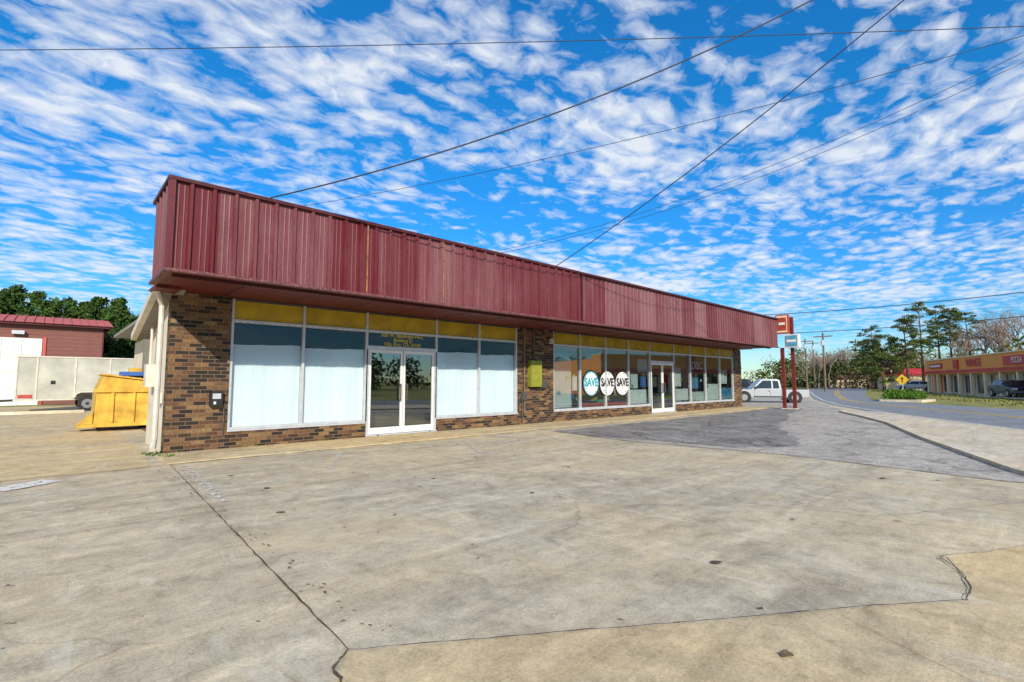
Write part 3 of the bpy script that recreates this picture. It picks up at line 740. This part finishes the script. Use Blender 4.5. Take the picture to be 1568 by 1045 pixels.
m.obj('shed_body',E)
E=empty('box_trailer'); m=MB()
m.box(-1.0,3.6,29.6,31.6,.55,2.35,'trailer'); m.box(-1.03,3.63,29.57,31.63,2.35,2.41,'gutter'); m.box(-1.03,3.63,29.57,31.63,.49,.55,'gutter')
for x in (-.97,-.35,.9,2.1,3.3): m.box(x-.03,x+.03,29.575,29.599,.55,2.35,'gutter')
m.box(.1,.25,29.57,29.599,1.2,1.35,'black'); m.box(-.9,-.45,29.58,29.599,.6,.75,'redst')
m.cyl((-1.0,30.6,.5),(-2.2,30.6,.45),.05,.05,'black'); m.cyl((-2.0,30.6,0),(-2.0,30.6,.6),.04,.04,'black')
m.obj('trailer_body',E,bevel=.01)
def wheel(m,x,y,r,w,ax=(0,1,0)):
    a=Vector(ax); c=Vector((x,y,r)); m.cyl(c-a*w/2,c+a*w/2,r,r,'tyre',20); m.cyl(c-a*(w/2+.012),c+a*(w/2+.012),r*.6,r*.6,'hub',14)
    m.cyl(c-a*(w/2+.025),c+a*(w/2+.025),r*.2,r*.2,'black',8)
m=MB(); wheel(m,1.35,29.35,.34,.22); wheel(m,1.35,31.8,.34,.22); m.obj('wheels',E)
m=MB(); m.prism([(.85,.6),(.9,.8),(1.1,.88),(1.6,.88),(1.8,.8),(1.85,.6),(1.78,.6),(1.72,.76),(1.58,.83),(1.12,.83),(.98,.76),(.92,.6)],'y',29.2,29.57,'gutter'); m.obj('mudguard',E)
E=empty('dumpster',(.95,16.9,0)); m=MB()
m.prism([(-.02,.12),(1.35,.12),(1.5,1.05),(1.5,1.25),(.12,1.45),(-.0,1.0)],'y',0,1.5,'dumpster')
for x in (.3,.75,1.2): m.box(x,x+.07,-.05,-.001,.225,1.015,'dumpster')
m.box(-.05,1.52,-.06,-.001,1.02,1.12,'dumpster'); m.box(-.05,1.42,-.06,-.001,.12,.22,'dumpster')
m.prism([(.1,1.47),(1.52,1.27),(1.52,1.31),(.1,1.52)],'y',-.04,1.54,'dumpster')
for x in (0.1,1.2):
    for y in (.15,1.35): m.cyl((x,y-.03,.06),(x,y+.03,.06),.06,.06,'tyre',10)
m.box(-.35,-.03,.2,.8,.1,.18,'dumpster'); m.prism([(-.35,.182),(-.03,.182),(-.03,.5)],'y',.2,.5,'dumpster')
m.obj('dumpster_body',E,bevel=.012)
m=MB(); m.box(.5,1.0,.3,.8,1.46,1.58,'blue'); m.box(1.02,1.35,.4,.88,1.38,1.6,'redst'); m.box(.75,1.3,.9,1.3,1.42,1.7,'dumpster'); m.obj('stacked_crates',E,bevel=.02)
strip('yard_kerb',[(-12,28.0),(1.2,28.0)],.3,0,'kerb',h=.12)

# ---------------------------------------------------------------- vehicles
def vehicle(name,x,y,rz,paint,kind='suv',sc=1):
    E=empty(name,(x,y,0),rz); E.scale=(sc,sc,sc)
    if kind=='pickup':
        low=[(-2.7,.45),(-2.72,.98),(-.94,.98),(-.90,.99),(.95,1.02),(1.2,1.00),(2.25,.93),(2.52,.80),(2.56,.45),(2.3,.36),(-2.3,.38)]
        cab=[(-.90,.97),(-.84,1.66),(-.66,1.76),(.30,1.76),(.48,1.70),(1.15,1.00)]
        side=[[(-.76,1.06),(-.70,1.60),(-.34,1.64),(-.34,1.06)],[(-.24,1.06),(-.24,1.64),(.32,1.64),(.92,1.08),(.92,1.06)]]
        ws=[(.49,1.68),(1.12,1.04)]; rs=[(-.85,1.62),(-.89,1.10)]; wh=(-1.75,1.65); hw=.95; r=.40
    else:
        low=[(-2.2,.42),(-2.25,.75),(-2.15,.95),(-.9,.96),(1.0,.94),(2.0,.82),(2.25,.66),(2.28,.42),(2,.3),(-2,.3)]
        cab=[(-1.75,.94),(-1.25,1.38),(-.9,1.44),(.2,1.44),(.45,1.38),(1.15,.93)] if kind=='car' else [(-2.12,.94),(-1.9,1.62),(-1.6,1.70),(.1,1.70),(.35,1.62),(1.1,.93)]
        t=cab[2][1]-.1
        side=[[(cab[0][0]+.25,1.0),(cab[1][0]+.12,t),(-.5,t),(-.5,1.0)],[(-.42,1.0),(-.42,t),(cab[4][0]-.1,t),(cab[5][0]-.25,1.0)]]
        ws=[(cab[4][0]+.01,cab[4][1]-.02),(cab[5][0]-.03,.98)]; rs=[(cab[1][0]-.01,cab[1][1]-.02),(cab[0][0]+.02,1.0)]; wh=(-1.38,1.4); hw=.88; r=.33
    m=MB(); m.prism(low,'y',-hw,hw,paint)
    n=len(m.v); c=len(cab)
    def yw(z): return hw-.03-(z-1.0)*.22
    for sgn in (-1,1):
        for p in cab: m.v.append((p[0],sgn*yw(p[1]),p[1]))
    m.f.append(tuple(n+i for i in range(c))); m.m.append(m.mi(paint)); m.f.append(tuple(n+c+i for i in reversed(range(c)))); m.m.append(m.mi(paint))
    for i in range(c):
        j=(i+1)%c; m.f.append((n+i,n+c+i,n+c+j,n+j)); m.m.append(m.mi(paint))
    m.obj('body',E,bevel=.05,fix=True)
    m=MB()
    for sgn in (-1,1):
        for w_ in side: m.face([(p[0],sgn*(yw(p[1])+.012),p[1]) for p in w_],'dkglass')
    for (a,b),o in ((ws,.02),(rs,-.02)):
        m.face([(a[0]+o,-yw(a[1])+.1,a[1]),(a[0]+o,yw(a[1])-.1,a[1]),(b[0]+o,yw(b[1])-.08,b[1]),(b[0]+o,-yw(b[1])+.08,b[1])],'dkglass')
    fx=low[8][0] if kind=='pickup' else 2.28; bx=low[0][0]
    for sgn in (-1,1):
        m.box(fx-.12,fx+.012,sgn*.72-.14,sgn*.72+.14,.62,.78,'light_cl'); m.box(bx-.04,bx+.05,sgn*.8-.07,sgn*.8+.07,.65,.9,'light_red')
        for wx in wh: m.cyl((wx,sgn*(hw-.1),r),(wx,sgn*(hw+.006),r),r*1.2,r*1.2,'black',20)
        m.box(.75,.9,sgn*(hw+.02)-.08,sgn*(hw+.02)+.08,1.05,1.2,'black')
        for dx in (-.86,-.14,.95): m.box(dx,dx+.015,sgn*(hw+.002)-.002,sgn*(hw+.002)+.002,.5,.96,'black')
        m.box(-.1,.05,sgn*(hw+.008)-.006,sgn*(hw+.008)+.006,.85,.89,'black')
        m.box(-1.1,1.0,sgn*(hw+.006)-.006,sgn*(hw+.006)+.006,.42,.50,'black')
    m.box(fx-.02,fx+.02,-.5,.5,.55,.78,'black'); m.box(fx-.05,fx+.07,-hw+.05,hw-.05,.40,.54,'hub'); m.box(bx-.1,bx+.02,-hw+.05,hw-.05,.42,.55,'hub')
    if kind=='pickup': m.box(-2.6,-1.0,-hw+.1,hw-.1,.95,1.0,'black')
    for sgn in (-1,1):
        for wx in wh:
            c=Vector((wx,sgn*(hw-.08),r)); a=Vector((0,1,0))
            m.cyl(c-a*.11,c+a*.11,r,r,'tyre',20); m.cyl(c-a*.12,c+a*.12,r*.6,r*.6,'hub',12)
    m.obj('glass_wheels_trim',E,fix=True)
vehicle('pickup_truck',33.4,12.2,R(122),'car_silver','pickup',.84)
vehicle('parked_car',70,29.6,R(100),'car_dark','suv'); vehicle('parked_car',76,33,R(120),'car_red','car')
vehicle('parked_car',60.5,2.0,R(203),'car_dark','car'); vehicle('parked_car',88,12.4,R(100),'car_white','car'); vehicle('parked_car',54,-1,R(203),'car_red','suv')

# ---------------------------------------------------------------- across the street (seen in the glass)
cl=[];rq=random.Random(2)
for i in range(60):
    x=-60+i*3.4; y=-52+rq.uniform(-6,6)-abs(x)*.05; h=rq.uniform(4,8)
    for k in range(5): cl.append((x+rq.uniform(-2,2),y,h*(.15+.17*k),2.2,2.2,1.4,70))
leafmesh('evergreen_tree_line',cl,'cedar',.3,None,77)
house(12,-34,16,8,3,1.8,R(35),'stucco2','brownroof','brick_house'); vehicle('parked_car',16,-22,R(35),'car_red','suv')

# ---------------------------------------------------------------- light
az=(-.50,-.866); el=R(26)
sun=bpy.data.lights.new('sun','SUN'); sun.energy=5.0; sun.angle=R(.53); sun.color=(1,.92,.78)
so=bpy.data.objects.new('sun',sun); COL.objects.link(so)
v=Vector((az[0],az[1],0)).normalized()*math.cos(el); v.z=math.sin(el)
so.rotation_euler=(v).to_track_quat('Z','Y').to_euler(); so.location=v*50
W=bpy.data.worlds.new('World'); scene.world=W; W.use_nodes=True; nt=W.node_tree; nt.nodes.clear()
out=N(nt,'ShaderNodeOutputWorld'); sky=N(nt,'ShaderNodeTexSky',sky_type='NISHITA')
sky.sun_disc=False; sky.sun_elevation=el; sky.sun_rotation=math.atan2(az[0],az[1]); sky.ozone_density=2.0; sky.air_density=1.0; sky.dust_density=.2
hs=N(nt,'ShaderNodeHueSaturation'); hs.inputs['Saturation'].default_value=1.4; hs.inputs['Value'].default_value=1.45; L(nt,sky.outputs[0],hs.inputs['Color'])
tc=N(nt,'ShaderNodeTexCoord').outputs['Generated']; s=N(nt,'ShaderNodeSeparateXYZ'); L(nt,tc,s.inputs[0])
grad=ramp(nt,s.outputs[2],[(.0,(.45,.60,.76)),(.10,(.20,.48,.72)),(.25,(.25,.64,.86)),(.45,(.30,.80,.92)),(.7,(.5,.9,1))])
skyc=mix(nt,1,hs.outputs[0],grad,'MULTIPLY')
b1=N(nt,'ShaderNodeBackground'); b1.inputs[1].default_value=.145; L(nt,skyc,b1.inputs[0])
z=math_(nt,'MAXIMUM',math_(nt,'ADD',s.outputs[2],.06),.03)
cb=N(nt,'ShaderNodeCombineXYZ'); L(nt,math_(nt,'DIVIDE',s.outputs[0],z),cb.inputs[0]); L(nt,math_(nt,'DIVIDE',s.outputs[1],z),cb.inputs[1])
pv=cb.outputs[0]
wv=mix(nt,.16,pv,noise_col(nt,pv,1.7))
wv=mix(nt,.05,wv,noise_col(nt,pv,7))
wv=mapping(nt,wv,(1.1,1.5,1),(0,0,R(25)))
vo=N(nt,'ShaderNodeTexVoronoi',feature='F1'); vo.inputs['Scale'].default_value=9.0; L(nt,wv,vo.inputs['Vector'])
n1=noise(nt,wv,13,6,.60,.5); n2=noise(nt,pv,.7,4,.55,.3); n3=noise(nt,wv,3.6,3,.55)
val=math_(nt,'ADD',math_(nt,'MULTIPLY',math_(nt,'SUBTRACT',1,math_(nt,'MULTIPLY',vo.outputs['Distance'],1.5)),.27),
    math_(nt,'ADD',math_(nt,'MULTIPLY',n1,.75),math_(nt,'ADD',math_(nt,'MULTIPLY',n2,1.05),math_(nt,'MULTIPLY',n3,.60))))
msk=ramp(nt,math_(nt,'SUBTRACT',val,.82),[(.32,(0,0,0)),(.46,(.38,.38,.38)),(.70,(.95,.95,.95))])
hz=N(nt,'ShaderNodeMapRange'); hz.inputs['From Min'].default_value=.0; hz.inputs['From Max'].default_value=.16; hz.inputs['To Min'].default_value=.22; hz.inputs['To Max'].default_value=.97; L(nt,s.outputs[2],hz.inputs['Value'])
msk=math_(nt,'MULTIPLY',msk,hz.outputs[0])
b2=N(nt,'ShaderNodeBackground'); b2.inputs[0].default_value=(.88,.93,1,1); b2.inputs[1].default_value=.95
ms=N(nt,'ShaderNodeMixShader'); L(nt,msk,ms.inputs[0]); L(nt,b1.outputs[0],ms.inputs[1]); L(nt,b2.outputs[0],ms.inputs[2]); L(nt,ms.outputs[0],out.inputs[0])

# ---------------------------------------------------------------- camera
cam=bpy.data.cameras.new('camera'); co=bpy.data.objects.new('camera',cam); COL.objects.link(co)
cam.lens=17.45; cam.sensor_width=36; cam.clip_start=.05; cam.clip_end=3000
co.location=(0,0,1.3); co.rotation_euler=(R(94.7),0,R(-43.0)); scene.camera=co
scene.view_settings.view_transform='Standard'; scene.view_settings.look='None'; scene.view_settings.exposure=0
